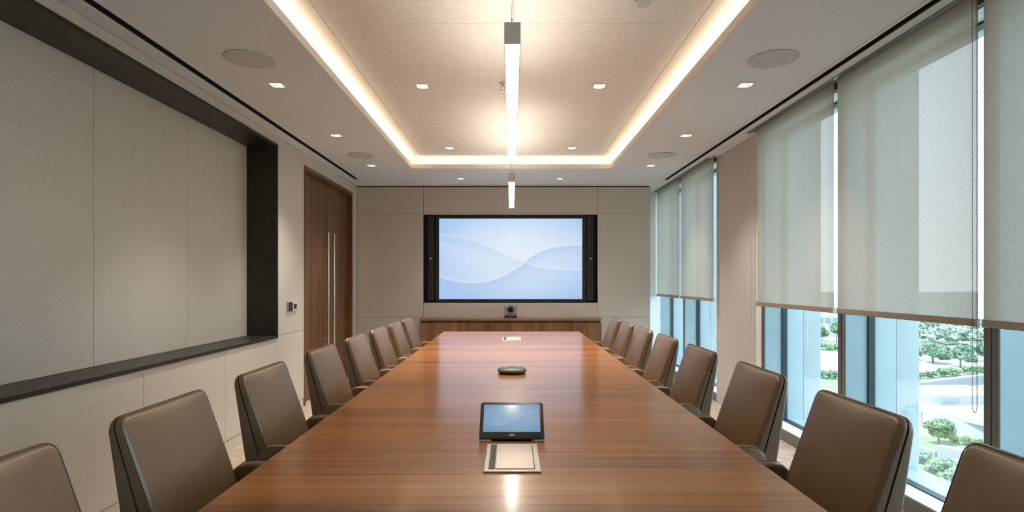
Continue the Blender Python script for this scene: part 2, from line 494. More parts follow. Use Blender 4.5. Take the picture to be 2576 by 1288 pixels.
b.box(NX0 - 0.012, NX0, YB + 0.0005, YB + 0.13, NZ0 - 0.01, NZ1 + 0.01); b.box(NX1, NX1 + 0.003, YB + 0.0005, YB + 0.13, NZ0 - 0.01, NZ1 + 0.01)
b.box(NX0, NX1, YB + 0.021, YB + 0.13, NZ0 - 0.012, NZ0); b.box(NX0, NX1, YB + 0.021, YB + 0.13, NZ1, NZ1 + 0.012)
b.build('screen_niche', M['matte_black'], wb)
b = MB().box(1.86, 1.885, YB + 0.021, 8.29, 0, 2.8)
b.box(1.86, 2.152, 8.29, 8.42, 0, 2.8)
struct(b.build('wall_return', M['white_paint']), 'narrow white return wall between screen wall and windows', 'wall')
struct(MB().box(-2.13, 1.885, YB + 0.002, YB + 0.02, 0, 0.078).build('baseboard_back', M['wall']), 'low beige baseboard of the screen wall', 'baseboard')
b = MB().box(-2.13, 2.7, YN - 0.1, YN, 0, 2.8)
struct(b.build('wall_near', M['wall']), 'plain beige wall behind the camera', 'wall')

# display
def px(x, y, Y): return Vector(((x - CX) * Y / F, Y, H - (y - CY) * Y / F))
YS = YB + 0.055
tv = thing('wall_display', 'large wall display showing a pale blue wave wallpaper', 'screen', (0, YS, 1.0))
p0, p1 = px(1104.6, 752.5, YS), px(1464.6, 549.8, YS)
q0, q1 = px(1095, 759.5, YS), px(1474, 542, YS)
b = MB()
b.box(q0.x, p0.x, 0, 0.06, q0.z - 1, q1.z - 1, 0.001, 1); b.box(p1.x, q1.x, 0, 0.06, q0.z - 1, q1.z - 1, 0.001, 1)
b.box(p0.x, p1.x, 0, 0.06, q0.z - 1, p0.z - 1, 0.001, 1); b.box(p0.x, p1.x, 0, 0.06, p1.z - 1, q1.z - 1, 0.001, 1)
b.build('screen_bezel', M['matte_black'], tv)
M['tv_screen'] = screen_mat('display_wallpaper', p0.x, p1.x, p0.z - 1, p1.z - 1, 0.35, gloss=0.004)
sp_ = MB().box(p0.x, p1.x, 0.004, 0.03, p0.z - 1, p1.z - 1).build('screen_face', M['tv_screen'], tv)
# faint scribble in the screen's lower right corner
pts = [(1439, 744), (1442, 741), (1443, 748), (1440, 750), (1445, 746), (1448, 743), (1449, 747), (1452, 744), (1453, 747), (1455, 750), (1452, 751), (1456, 744), (1458, 747), (1461, 743)]
b = MB()
b.tube([(px(u, w, YS).x, 0.0035, px(u, w, YS).z - 1) for u, w in pts], 0.0012, 4)
b.build('corner_scribble', plain('scribble_grey', (0.38, 0.45, 0.58), 0.5), sp_)
for (xa, xb, lab, dotx) in ((1076, 1092.5, 'slim black speaker bar beside the display, on the door side', 1083.4), (1476, 1493.5, 'slim black speaker bar beside the display, on the window side', 1485.8)):
    a0, a1 = px(xa, 755, YS), px(xb, 544, YS)
    cx_ = (a0.x + a1.x) / 2
    s_ = thing('speaker_bar', lab, 'speaker', (cx_, YS, 1.0), group='speaker bars flanking the display')
    hw = (a1.x - a0.x) / 2
    MB().box(-hw, hw, -0.006, 0.065, a0.z - 1, a1.z - 1, 0.004, 2).build('speaker_housing', M['dark_plastic'], s_)
    d_ = px(dotx, 650.5, YS)
    MB().lathe([(0.0, -0.009), (0.006, -0.009), (0.006, -0.006)], (d_.x - cx_, 0, d_.z - 1), 12, 'y').build('indicator_dot', M['dot'], s_)
    e_ = px(dotx, 753, YS)
    for k in (-1, 1):
        MB().lathe([(0.0, -0.008), (0.004, -0.008), (0.004, -0.006)], (k * 0.016, 0, e_.z - 1), 8, 'y').build('connector_pin', M['grey_plastic'], s_)

# ------------------------------------------------------------------ credenza
cr = thing('credenza', 'long low walnut credenza under the wall display', 'cabinet', (0, 7.64, 0))
cx0, cx1 = px(1055, 800, 7.47).x, px(1514, 800, 7.47).x
MB().box(cx0, cx1, -0.17, 0.168, 0.752, 0.777, 0.002, 1).build('top', M['walnut_x'], cr)
MB().box(cx0 + 0.012, cx1 - 0.012, -0.130, 0.166, 0.718, 0.752).build('shadow_rail', M['walnut'], cr)
MB().box(cx0 + 0.002, cx1 - 0.002, -0.145, 0.166, 0.07, 0.718).build('carcass', M['walnut'], cr)
MB().box(cx0 + 0.04, cx1 - 0.04, -0.11, 0.15, 0.0, 0.07).build('plinth', M['matte_black'], cr)
wd = (cx1 - cx0) / 6
for i in range(6):
    MB().box(cx0 + i * wd + 0.002, cx0 + (i + 1) * wd - 0.002, -0.166, -0.1455, 0.075, 0.72, 0.0012, 1).build('door', M['walnut'], cr)

# conference camera
cam = thing('conference_camera', 'black and grey video conference camera standing on the credenza', 'camera', (px(1284.5, 0, 7.66).x, 7.66, 0.777))
MB().box(-0.083, 0.083, -0.06, 0.06, 0, 0.033, 0.006).build('base', M['dark_plastic'], cam)
MB().box(-0.010, 0.010, -0.0615, -0.060, 0.010, 0.018).build('badge', M['light_plate'], cam)
b = MB()
b.prism([(-0.079, 0.034), (-0.060, 0.034), (-0.066, 0.10), (-0.068, 0.168), (-0.086, 0.168), (-0.084, 0.10)], 'y', -0.035, 0.04, 0.003)
b.prism([(0.060, 0.034), (0.079, 0.034), (0.084, 0.10), (0.086, 0.168), (0.068, 0.168), (0.066, 0.10)], 'y', -0.035, 0.04, 0.003)
b.box(-0.078, 0.078, -0.035, 0.04, 0.0335, 0.046, 0.003)
b.build('yoke', M['grey_plastic'], cam)
hd = MB().lathe([(0.0, -0.052), (0.045, -0.052), (0.056, -0.045), (0.059, -0.02), (0.059, 0.03), (0.05, 0.045), (0.0, 0.05)], (0, 0, 0.110), 36, 'y').build('camera_head', M['dark_plastic'], cam, smooth=True)
MB().lathe([(0.040, -0.053), (0.040, -0.062), (0.049, -0.062), (0.051, -0.053)], (0, 0, 0.110), 36, 'y').build('lens_ring', M['grey_plastic'], hd, smooth=True)
MB().lathe([(0.0, -0.057), (0.020, -0.0575), (0.034, -0.054), (0.034, -0.0525)], (0, 0, 0.110), 28, 'y').build('lens', plain('lens_glass', (0.004, 0.005, 0.008), 0.06), hd, smooth=True)

# ------------------------------------------------------------------ ceiling
CO = 1.156                                 # outside of the coffer lips
CY0, CY1 = -0.4, 6.62
SLX = 0.016
spots = [(-1.545, 3.805), (1.545, 3.805), (-1.55, 5.11), (1.55, 5.11), (-1.557, 6.43), (1.557, 6.43), (-0.635, 7.245), (0.61, 7.245)]
upspots = [(-0.648, 4.212), (0.642, 4.212), (-0.657, 6.15), (0.643, 6.15)]
hh = 0.046
holes = [(-CO, CO, CY0 - 0.012, CY1)] + [(x - hh, x + hh, y - hh, y + hh) for x, y in spots]
holes += [(-1.982, -1.928, -1.2, 7.33), (1.942, 1.988, -1.2, 7.36)]
b = MB().slab(-2.12, 2.052, YN, 8.3, ZC, ZC + 0.03, holes)
b.box(2.052, XR + 0.02, 5.03, 6.04, ZC, ZC + 0.03)
ceil = struct(b.build('ceiling', M['paint']), 'off-white plaster ceiling border around the lit raised centre', 'ceiling')
# slot diffusers
for (xa, xb, ye, nm, lab) in ((-1.982, -1.928, 7.33, 'door side', 'long black slot air diffuser in the ceiling along the panelled wall'), (1.942, 1.988, 7.36, 'window side', 'long black slot air diffuser in the ceiling along the blinds')):
    s_ = thing('ceiling_slot_diffuser', lab, 'air vent', ((xa + xb) / 2, 3.0, ZC), group='ceiling slot diffusers')
    w = (xb - xa) / 2
    b = MB()
    w -= 0.0008; b.box(-w, w, -4.198, ye - 3.001, 0.022, 0.028); b.box(-w, -w + 0.004, -4.198, ye - 3.001, 0.001, 0.022); b.box(w - 0.004, w, -4.198, ye - 3.001, 0.001, 0.022)
    b.build('slot_cavity', M['black'], s_)
    b = MB()
    for k in (-1, 1):
        MB().box(k * (w + 0.012) - 0.011, k * (w + 0.012) + 0.011, -4.2, ye - 3.0 + 0.05, -0.0035, -0.0003).build('flange', M['paint'], s_)
# coffer: lips, pocket, raised ceiling
b = MB()
LIP = 0.05
b.box(-CO, -CO + 0.012, CY0, CY1, ZC, ZC + LIP); b.box(CO - 0.012, CO, CY0, CY1, ZC, ZC + LIP)
b.box(-CO, CO, CY1 - 0.012, CY1, ZC, ZC + LIP); b.box(-CO, CO, CY0 - 0.012, CY0, ZC, ZC + LIP)
PK = 1.36
b.box(-PK - 0.012, -PK, CY0 - 0.2, CY1 + 0.2, ZC + 0.03, ZU + 0.02); b.box(PK, PK + 0.012, CY0 - 0.2, CY1 + 0.2, ZC + 0.03, ZU + 0.02)
b.box(-PK, PK, CY1 + 0.2, CY1 + 0.212, ZC + 0.03, ZU + 0.02); b.box(-PK, PK, CY0 - 0.212, CY0 - 0.2, ZC + 0.03, ZU + 0.02)
struct(b.build('trim_1', M['cove']), 'pale lip and light cove around the raised ceiling', 'cove')
SX, SY = 1.030, 6.50
uh = [(x - hh, x + hh, y - hh, y + hh) for x, y in upspots]
sm = [(-SX - 0.001, -SX + 0.004, CY0 + 0.1, SY), (SX - 0.004, SX + 0.001, CY0 + 0.1, SY), (-SX, SX, SY - 0.005, SY + 0.001)]
for k in range(-4, 6):
    yy = 3.196 + 0.672 * k
    if CY0 + 0.1 < yy < 6.3:
        sm.append((-SX, SX, yy - 0.002, yy + 0.002))
b = MB().slab(-SX, SX, CY0 + 0.1, SY, ZU, ZU + 0.014, uh + sm)
cu = struct(b.build('ceiling_raised', M['perf']), 'textured acoustic panels of the raised central ceiling', 'ceiling')
b = MB().slab(-PK - 0.01, PK + 0.01, CY0 - 0.21, CY1 + 0.21, ZU, ZU + 0.014, [(-SX, SX, CY0 + 0.1, SY)])
b.build('cove_ceiling', M['cove'], cu)
MB().slab(-PK - 0.01, PK + 0.01, CY0 - 0.21, CY1 + 0.21, ZU + 0.0145, ZU + 0.02, uh).build('seam_backing', speckled('seam_shadow', (0.12, 0.105, 0.09), 0.9), cu)
MB().box(-2.2, 2.3, YN - 0.1, 8.45, 2.78, 2.9).build('ceiling_slab', M['gap'], cu)

# downlights
def make_downlight(loc, label):
    t = thing('downlight', label, 'ceiling light', loc, group='square recessed downlights')
    r = hh - 0.0005
    b = MB()
    o_ = 0.054; i_ = 0.040
    b.box(-o_, o_, -o_, -i_, -0.004, -0.0003); b.box(-o_, o_, i_, o_, -0.004, -0.0003)
    b.box(-o_, -i_, -i_, i_, -0.004, -0.0003); b.box(i_, o_, -i_, i_, -0.004, -0.0003)
    b.build('trim_frame', M['paint'], t)
    bm = MB()
    q = 0.026; zt = 0.052
    for (pa, pb, pc, pd) in (((-i_, -i_), (i_, -i_), (q, -q), (-q, -q)), ((i_, -i_), (i_, i_), (q, q), (q, -q)), ((i_, i_), (-i_, i_), (-q, q), (q, q)), ((-i_, i_), (-i_, -i_), (-q, -q), (-q, q))):
        vs = [bm.b.verts.new((*pa, -0.003)), bm.b.verts.new((*pb, -0.003)), bm.b.verts.new((*pc, zt)), bm.b.verts.new((*pd, zt))]
        bm.b.faces.new(vs)
    bm.build('reflector', M['reflector'], t)
    MB().box(-q, q, -q, q, zt, zt + 0.006).build('lamp_lens', M['spot_glow'], t)
    return t
dl_labels = ['square downlight in the ceiling border on the panelled wall side, nearest the camera', 'square downlight in the ceiling border on the window side, nearest the camera',
             'square downlight in the panelled wall side border, second from the camera', 'square downlight in the window side border, second from the camera',
             'square downlight in the panelled wall side border, beside the farther round speaker', 'square downlight in the window side border, beside the farther round speaker',
             'small square downlight above the screen wall, on the door side of the pendant', 'small square downlight above the screen wall, on the window side of the pendant',
             'square downlight in the raised ceiling, nearer one on the door side of the pendant', 'square downlight in the raised ceiling, nearer one on the window side of the pendant',
             'square downlight at the far end of the raised ceiling, door side of the pendant', 'square downlight at the far end of the raised ceiling, window side of the pendant']
proto = None
for i, (x, y) in enumerate(spots + upspots):
    z = ZC if i < len(spots) else ZU
    if proto is None:
        proto = make_downlight((x, y, z), dl_labels[i])
    else:
        copy_thing(proto, (x, y, z), (0, 0, 0), dl_labels[i])

# ceiling speakers
def make_speaker(loc, label):
    t = thing('ceiling_speaker', label, 'speaker', loc, group='round ceiling speakers')
    MB().lathe([(0.0, -0.004), (0.128, -0.0055), (0.1345, -0.005), (0.1345, -0.0003), (0.0, -0.0003)], n=64).build('grille', M['speaker'], t, smooth=True)
    MB().lathe([(0.135, -0.0003), (0.135, -0.0055), (0.1365, -0.0065), (0.138, -0.0055), (0.1385, -0.0003)], n=64).build('speaker_rim', M['speaker'], t, smooth=True)
    return t
sp = [(-1.526, 3.36, 'round grey ceiling speaker above the recessed bay, nearer the camera'), (1.526, 3.36, 'round grey ceiling speaker on the blinds side, nearer the camera'),
      (-1.545, 5.92, 'round grey ceiling speaker near the wood door, farther from the camera'), (1.545, 5.92, 'round grey ceiling speaker on the blinds side, farther from the camera')]
s0 = make_speaker((sp[0][0], sp[0][1], ZC), sp[0][2])
for x, y, lab in sp[1:]:
    copy_thing(s0, (x, y, ZC), (0, 0, 0), lab)

# smoke detector, sprinkler
t = thing('smoke_detector', 'white round smoke detector on the raised ceiling', 'smoke detector', (0.667, 2.90, ZU))
MB().lathe([(0.052, 0), (0.052, -0.010), (0.046, -0.014), (0.0, -0.014)], n=40).build('detector_base', M['light_plate'], t, smooth=True)
MB().lathe([(0.040, -0.0145), (0.040, -0.024), (0.0, -0.024)], n=40).build('sensor_slot', M['dark_plastic'], t, smooth=True)
MB().lathe([(0.041, -0.0245), (0.041, -0.032), (0.033, -0.042), (0.0, -0.045)], n=40).build('detector_cap', M['light_plate'], t, smooth=True)
t = thing('sprinkler_head', 'small fire sprinkler head hanging beside the long pendant', 'sprinkler', (-0.060, 4.15, ZU))
MB().lathe([(0.026, 0), (0.026, -0.004), (0.012, -0.008), (0.008, -0.02), (0.008, -0.03), (0, -0.03)], n=24).build('escutcheon', M['sprinkler'], t, smooth=True)
b = MB()
for s_ in (-1, 1):
    b.tube([(s_ * 0.008, 0, -0.028), (s_ * 0.014, 0, -0.04), (s_ * 0.011, 0, -0.05), (0, 0, -0.058)], 0.0025, 6)
b.build('sprinkler_arm', M['sprinkler'], t)
MB().lathe([(0, -0.058), (0.015, -0.058), (0.015, -0.061), (0, -0.061)], n=20).build('deflector', M['sprinkler'], t)

# pendants
def make_pendant(y0, y1, label, cable_ys):
    w, h, z = 0.0277, 0.073, 2.0565
    t = thing('linear_pendant', label, 'pendant light', (0.004, (y0 + y1) / 2, z), group='linear pendants over the table')
    l = (y1 - y0) / 2
    b = MB()
    b.box(-w, -w + 0.0025, -l, l, 0.0, h); b.box(w - 0.0025, w, -l, l, 0.0, h)
    b.box(-w + 0.0025, w - 0.0025, -l, -l + 0.003, 0.0, h); b.box(-w + 0.0025, w - 0.0025, l - 0.003, l, 0.0, h)
    b.box(-w + 0.0025, w - 0.0025, -l + 0.003, l - 0.003, h * 0.45, h * 0.55)
    b.build('lamp_housing', M['lamp_body'], t)
    MB().box(-w + 0.0028, w - 0.0028, -l + 0.0032, l - 0.0032, 0.001, 0.006).build('diffuser', M['lamp_glow'], t)
    MB().box(-w + 0.008, w - 0.008, -l + 0.02, l - 0.02, h * 0.6, h * 0.66).build('uplight', M['lamp_up'], t)
    for (cy, two) in cable_ys:
        cyl = cy - (y0 + y1) / 2
        b = MB()
        top = ZU - z - 0.001
        if two:
            b.tube([(-0.004, cyl, h), (-0.0025, cyl, h + 0.035), (-0.001, cyl, h + 0.09), (0.0008, cyl, top)], 0.0009, 6)
            b.tube([(0.003, cyl, h), (0.0035, cyl, h + 0.06), (0.003, cyl, top)], 0.0007, 6)
            b.ball((-0.0018, cyl, h + 0.025), 0.0035, 2, (1, 1, 1.6))
        else:
            b.tube([(0, cyl, h), (0, cyl, top)], 0.0012, 6)
        b.lathe([(0.006, h - 0.004), (0.006, h + 0.012), (0.002, h + 0.016)], (0, cyl, 0), 12)
        b.lathe([(0.02, top), (0.02, top - 0.008), (0.004, top - 0.012)], (0, cyl, 0), 16)
        b.build('suspension_cable', M['alu'], t)
    return t
make_pendant(1.95, 3.74, 'long slim lit pendant light hanging over the middle of the table, nearer one', [(1.99, True), (3.70, False)])
make_pendant(4.64, 6.27, 'slim lit pendant light hanging near the wall display, farther one', [(4.68, False), (6.2, False)])

# ------------------------------------------------------------------ window wall
ORD = ['first', 'second', 'third', 'fourth', 'fifth', 'sixth', 'seventh', 'eighth', 'ninth']
MULL = [8.287, 7.117, 4.877, 3.703, 2.533, 1.363, 0.193, -0.977]
bays = [(7.202, 8.285), (6.03, 7.115), (3.79, 4.875), (2.62, 3.701), (1.45, 2.531), (0.28, 1.361), (-0.89, 0.191), (YN, -0.979)]
XG = 2.296
nw = 0
for (a, c) in bays:
    nw += 1
    b = MB()
    b.box(XR, XG - 0.03, a, c, 0.0, 0.086, 0.002, 1)                        # bottom rail
    b.box(XR, XG - 0.03, a, c, 2.52, 2.78)                               # head
    w = struct(b.build('window_%d' % nw, M['frame']), 'floor to ceiling window bay, %s one counted from the screen wall' % ORD[nw - 1], 'window')
    MB().box(XR + 0.006, XG - 0.02, a, c, 0.0862, 0.092, 0.001, 1).build('window_sill', M['sill'], w)
    MB().box(XR + 0.02, XG - 0.02, a, c, 2.512, 2.5198).build('head_lining', M['sill'], w)
    b = MB()
    b.box(XG - 0.018, XG + 0.034, a, c, 0.06, 0.098); b.box(XG - 0.018, XG + 0.034, a, c, 2.50, 2.78)
    b.box(XG - 0.006, XG + 0.034, c - 0.012, c, 0.098, 2.50); b.box(XG - 0.006, XG + 0.034, a, a + 0.012, 0.098, 2.50)
    b.build('gasket', M['gasket'], w)
    MB().box(XG + 0.008, XG + 0.016, a + 0.012, c - 0.012, 0.098, 2.50).build('glass_pane', M['glass'], w)
for i, ym in enumerate(MULL):
    e = ym + 0.085 if ym != 4.877 else ym + 0.068
    b = MB()
    if i > 0:
        mid = (ym + e) / 2
        b.box(XR, XG - 0.006, ym + 0.002, mid - 0.003, 0, 2.78); b.box(XR, XG - 0.006, mid + 0.003, e - 0.002, 0, 2.78)
        b.box(XR + 0.012, XG + 0.034, mid - 0.004, mid + 0.004, 0, 2.78)
        m_ = struct(b.build('trim_%d' % (i + 2), M['frame']), 'dark metal mullion of the window wall, %s one counted from the screen wall' % ORD[i - 1], 'mullion')
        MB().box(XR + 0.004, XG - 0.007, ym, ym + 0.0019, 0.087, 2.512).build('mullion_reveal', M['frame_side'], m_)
    else:
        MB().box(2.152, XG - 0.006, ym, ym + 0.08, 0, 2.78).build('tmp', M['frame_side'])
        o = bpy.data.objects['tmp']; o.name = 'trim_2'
        struct(o, 'metal reveal coloured with bluish daylight at the screen end of the window wall', 'window reveal')
    # outside fin
    f = MB()
    f.box(XG + 0.036, 2.4735, ym + 0.002, ym + 0.09, -4, 4.0); f.box(2.4765, 2.62, ym + 0.002, ym + 0.09, -4, 4.0); f.box(2.47, 2.48, ym + 0.006, ym + 0.086, -4, 4.0)
    struct(f.build('facade_fin', M['fin']), 'pale vertical facade fin outside the windows, %s one counted from the screen wall' % ORD[i], 'facade fin')
struct(MB().box(XG + 0.036, 2.62, YN, 9.5, -0.2, 0.055).build('facade_ledge', M['fin']), 'pale metal ledge outside at the foot of the windows', 'ledge')
b = MB().box(XG + 0.036, 2.43, YN, 9.5, 2.515, 2.9)
struct(b.build('facade_soffit', M['fin']), 'pale metal soffit outside above the windows', 'soffit')
# column between window groups
col = struct(MB().box(XR, 2.5, 5.06, 6.02, 0.052, 2.78).build('wall_column', M['column']), 'wide beige column between the two window groups', 'column')
MB().box(XR, 2.5, 5.06, 6.02, 0, 0.049).build('column_base', M['column'], col)
MB().box(XR + 0.003, 2.495, 5.063, 6.017, 0.048, 0.053).build('base_seam', M['gap'], col)
MB().box(XR + 0.004, XG, 4.947, 5.0595, 0, 2.78).build('white_jamb', M['white_paint'], col)
MB().box(2.5, 2.62, 4.97, 6.1, -4, 4).build('column_cladding', M['fin'], col)
# blind pocket
b = MB().box(2.052, 2.30, YN, 8.3, 2.76, 2.78)
b.box(2.052, 2.056, YN, 5.03, ZC + 0.03, 2.76); b.box(2.052, 2.056, 6.04, 8.3, ZC + 0.03, 2.76)
struct(b.build('blind_pocket', M['paint']), 'recessed ceiling pocket that hides the blind rollers', 'ceiling pocket')
b = MB()
b.box(2.053, 2.080, YN, 5.03, ZC - 0.006, ZC - 0.001); b.box(2.053, 2.080, 6.04, 8.28, ZC - 0.006, ZC - 0.001)
struct(b.build('trim_12', M['alu']), 'thin grey metal edge trim of the blind pocket', 'trim')

struct(MB().box(-2.3, 2.3, YN - 0.1, 9.5, 2.91, 6.0).build('sun_block', M['render_white']), 'unseen block added above the room to shade the facade from the sun', 'building')  # added out of view so the sun cannot reach the fins
# blinds
XBL = 2.095
def chain(root, ya, yb, zb, mat, beads):
    b = MB()
    pts = []
    r = abs(yb - ya) / 2; yc = (ya + yb) / 2
    zs = [2.66 - k * 0.1 for k in range(int((2.66 - zb - 0.05) / 0.1))]
    pts = [(XBL - 0.014, max(ya, yb), z) for z in zs]
    pts += [(XBL - 0.014, yc + r * math.cos(a), zb + 0.03 - 0.03 * math.sin(a)) for a in [PI * k / 8 for k in range(9)]]
    pts += [(XBL - 0.014, min(ya, yb), z) for z in reversed(zs)]
    if beads:
        P = [Vector(p) for p in pts]
        acc = 0.0
        for p, q in zip(P, P[1:]):
            L = (q - p).length
            d = acc
            while d < L:
                c_ = p.lerp(q, d / L)
                b.ball(c_, 0.0025, 1)
                d += 0.0066
            acc = d - L
        b.tube(pts, 0.0008, 4)
    else:
        b.tube(pts, 0.0022, 6)
    return b.build('pull_chain', mat, root)
def make_blind(ya, yb, label, ch=None):
    t = thing('roller_blind', label, 'blind', (XBL, (ya + yb) / 2, 1.05), group='roller blinds on the window wall')
    l = (yb - ya) / 2
    b = MB()
    nY = 6
    grid = []
    for i in range(nY + 1):
        for z in (0.03, 1.60):
            grid.append(b.b.verts.new((0, -l + 2 * l * i / nY, z)))
    for i in range(nY):
        b.b.faces.new((grid[2 * i], grid[2 * i + 2], grid[2 * i + 3], grid[2 * i + 1]))
    b.build('blind_fabric', M['blind'], t)
    MB().box(-0.007, 0.007, -l, l, 0.0, 0.034, 0.003, 2).build('hem_bar', M['hem'], t)
    for s_ in (-1, 1):
        MB().box(-0.009, 0.009, s_ * l - 0.004, s_ * l + 0.004, -0.002, 0.036, 0.002, 1).build('hem_end_cap', M['light_plate'], t)
    MB().lathe([(0.0, -l), (0.022, -l), (0.022, l), (0.0, l)], (0.022, 0, 1.61), 20, 'y').build('roller_tube', M['alu'], t, smooth=True)
    for s_ in (-1, 1):
        MB().box(-0.02, 0.03, s_ * (l + 0.006) - 0.003, s_ * (l + 0.006) + 0.003, 1.495, 1.68, 0.001, 1).build('roller_bracket', M['alu'], t)
    return t
K = XBL * F
def bl(xa, xb):  # frame edges on the blind plane -> near and far ends
    return K / (xb - CX), K / (xa - CX)
bd = [(1653, 1709.5, 'far roller blind beside the screen wall, half hidden by the screen wall', None),
      (1712.5, 1795, 'roller blind beyond the beige column, next to the column', ('w', 1786, 1794)),
      (1905, 2098, 'roller blind on the camera side of the beige column, next to the column', ('w', 1890, 1896.5)),
      (2107, 2460, 'wide roller blind with dark bead chain at its edge, brightest daylight on it', ('d', 2446, 2458)),
      (2475, 3900, 'roller blind nearest the camera, cut off by the photo edge', None)]
for xa, xb, lab, ch in bd:
    ya, yb = bl(xa, xb)
    t = make_blind(ya, yb, lab)
    if ch:
        k2 = (XBL - 0.014) * F
        c1, c2 = k2 / (ch[1] - CX), k2 / (ch[2] - CX)
        b_ = chain(t, c1, c2, 0.665, M['chain_dark'] if ch[0] == 'd' else M['chain_white'], ch[0] == 'd')
        b_.location = (-t.location.x, -t.location.y, -t.location.z)

# ------------------------------------------------------------------ conference table
TZ, TX, TY0, TY1 = 0.759, 0.676, 0.5, 5.745
tb = thing('conference_table', 'very long walnut conference table running towards the wall display', 'table', (0.003, 3.1, 0))
MB().box(-TX, TX, TY0 - 3.1, TY1 - 3.1, TZ - 0.012, TZ, 0.0015, 2).build('tabletop', M['table'], tb)
MB().box(-TX + 0.002, TX - 0.002, TY0 + 0.002 - 3.1, TY1 - 0.002 - 3.1, TZ - 0.045, TZ - 0.0121, 0.001, 1).build('edge_band', M['edge'], tb)
for yy in (1.3, 3.1, 4.9):
    MB().box(-0.28, 0.28, yy - 0.35 - 3.1, yy + 0.35 - 3.1, 0, TZ - 0.045, 0.004, 2).build('pedestal', M['walnut'], tb)

# cable boxes
def cable_box(x, y0, y1, w, label):
    t = thing('cable_box', label, 'cable box', (x, (y0 + y1) / 2, TZ), group='flush cable boxes in the tabletop')
    l = (y1 - y0) / 2; w /= 2
    MB().box(-w, w, -l, l, 0.0003, 0.005, 0.002, 2).build('plate', M['box_plate'], t)
    lx0, lx1 = -w + w * 0.42, w - w * 0.12
    b = MB()
    b.box(lx0, lx1 - 0.009, -l * 0.88, l * 0.90, 0.0051, 0.0068, 0.0006, 1)
    b.build('lid', M['box_plate'], t)
    MB().box(lx1 - 0.008, lx1 - 0.006, -l * 0.86, l * 0.88, 0.0051, 0.0056).build('lid_slot', M['gap'], t)
    MB().box(-w + w * 0.17, lx0 - 0.0015, -l * 0.88, l * 0.90, 0.0051, 0.0058).build('cable_brush', M['matte_black'], t)
    b = MB()
    xm = (-w + w * 0.17 + lx0) / 2
    rnd = random.Random(3)
    for k in range(9):
        yy = -l * 0.78 + k * l * 0.19
        b.tube([(xm - 0.003, yy, 0.006), (xm + rnd.uniform(-.002, .003), yy + 0.006, 0.008), (xm + 0.003, yy + 0.012, 0.006)], 0.0011, 5)
    b.build('cable_tuft', M['grey_plastic'], t)
cable_box((1288.4 - CX) * 1.6 / F, 1.484, 1.736, 0.150, 'champagne cable box flush in the tabletop, in front of the tablet')
cable_box((1287.3 - CX) * 4.97 / F, 4.82, 5.13, 0.160, 'small pale cable box at the far end of the table')

# tablet
ty0, ty1 = 1.775, 1.892
tz0, tz1 = 0.010, 0.098
ang = math.atan2(tz1 - tz0, ty1 - ty0)
L = math.hypot(tz1 - tz0, ty1 - ty0)
tab = thing('table_tablet', 'black touch panel tablet tilted on the table, showing blue waves', 'tablet', ((1287.6 - CX) * 1.8 / F, ty0, TZ))
hw = 0.1012
tp = MB()
rc = 0.010
def rrect(w0, w1, h0, h1, r, n=6):
    pts = []
    for (cx_, cy_, a0) in ((w1 - r, h1 - r, 0), (w0 + r, h1 - r, PI / 2), (w0 + r, h0 + r, PI), (w1 - r, h0 + r, 3 * PI / 2)):
        for k in range(n + 1):
            a = a0 + PI / 2 * k / n
            pts.append((cx_ + r * math.cos(a), cy_ + r * math.sin(a)))
    return pts
tp.prism(rrect(-hw, hw, 0, L, rc), 'z', -0.012, 0.0, 0.002)
body = tp.build('tablet_body', M['dark_plastic'], tab, (0, 0, tz0), (ang, 0, 0), smooth=True, angle=30)
u0, u1, v0, v1 = -0.0885, 0.0880, L * 0.178, L * 0.905
M['tab_screen'] = screen_mat('tablet_wallpaper', u0, u1, v0, v1, 0.23, (0.62, 0.80, 0.92), 'Y')
scn = MB().box(u0, u1, v0, v1, 0.0001, 0.0005).build('tablet_screen', M['tab_screen'], body)
b = MB()
e = 0.0012
b.box(u0 - e, u1 + e, v0 - e, v0, 0.0001, 0.0006); b.box(u0 - e, u1 + e, v1, v1 + e, 0.0001, 0.0006)
b.box(u0 - e, u0, v0, v1, 0.0001, 0.0006); b.box(u1, u1 + e, v0, v1, 0.0001, 0.0006)
b.build('screen_border', M['light_plate'], body)
cv = bpy.data.curves.new('maker_logo', 'FONT')
cv.body = 'jbnb'; cv.size = 0.0095; cv.shear = 0.3; cv.align_x = 'CENTER'; cv.extrude = 0.0002; cv.offset = 0.0003
lo = bpy.data.objects.new('maker_logo', cv); COL.objects.link(lo)
dg = bpy.context.evaluated_depsgraph_get()
lm = bpy.data.meshes.new_from_object(lo.evaluated_get(dg))
bpy.data.objects.remove(lo)
lm.materials.clear(); lm.materials.append(M['light_plate'])
lo = bpy.data.objects.new('maker_logo', lm); COL.objects.link(lo)
lo.parent = body; lo.location = (0, L * 0.07, 0.0004)
MB().prism([(0.02, 0.0), (0.12, 0.0), (0.125, 0.006), (0.085, 0.058), (0.02, 0.010)], 'x', -0.062, 0.062, 0.002).build('stand', M['matte_black'], tab)
for s_ in (-1, 1):
    MB().box(s_ * 0.083 - 0.017, s_ * 0.083 + 0.017, -0.004, 0.03, 0.0, 0.006, 0.002, 2).build('foot', M['grey_plastic'], tab)

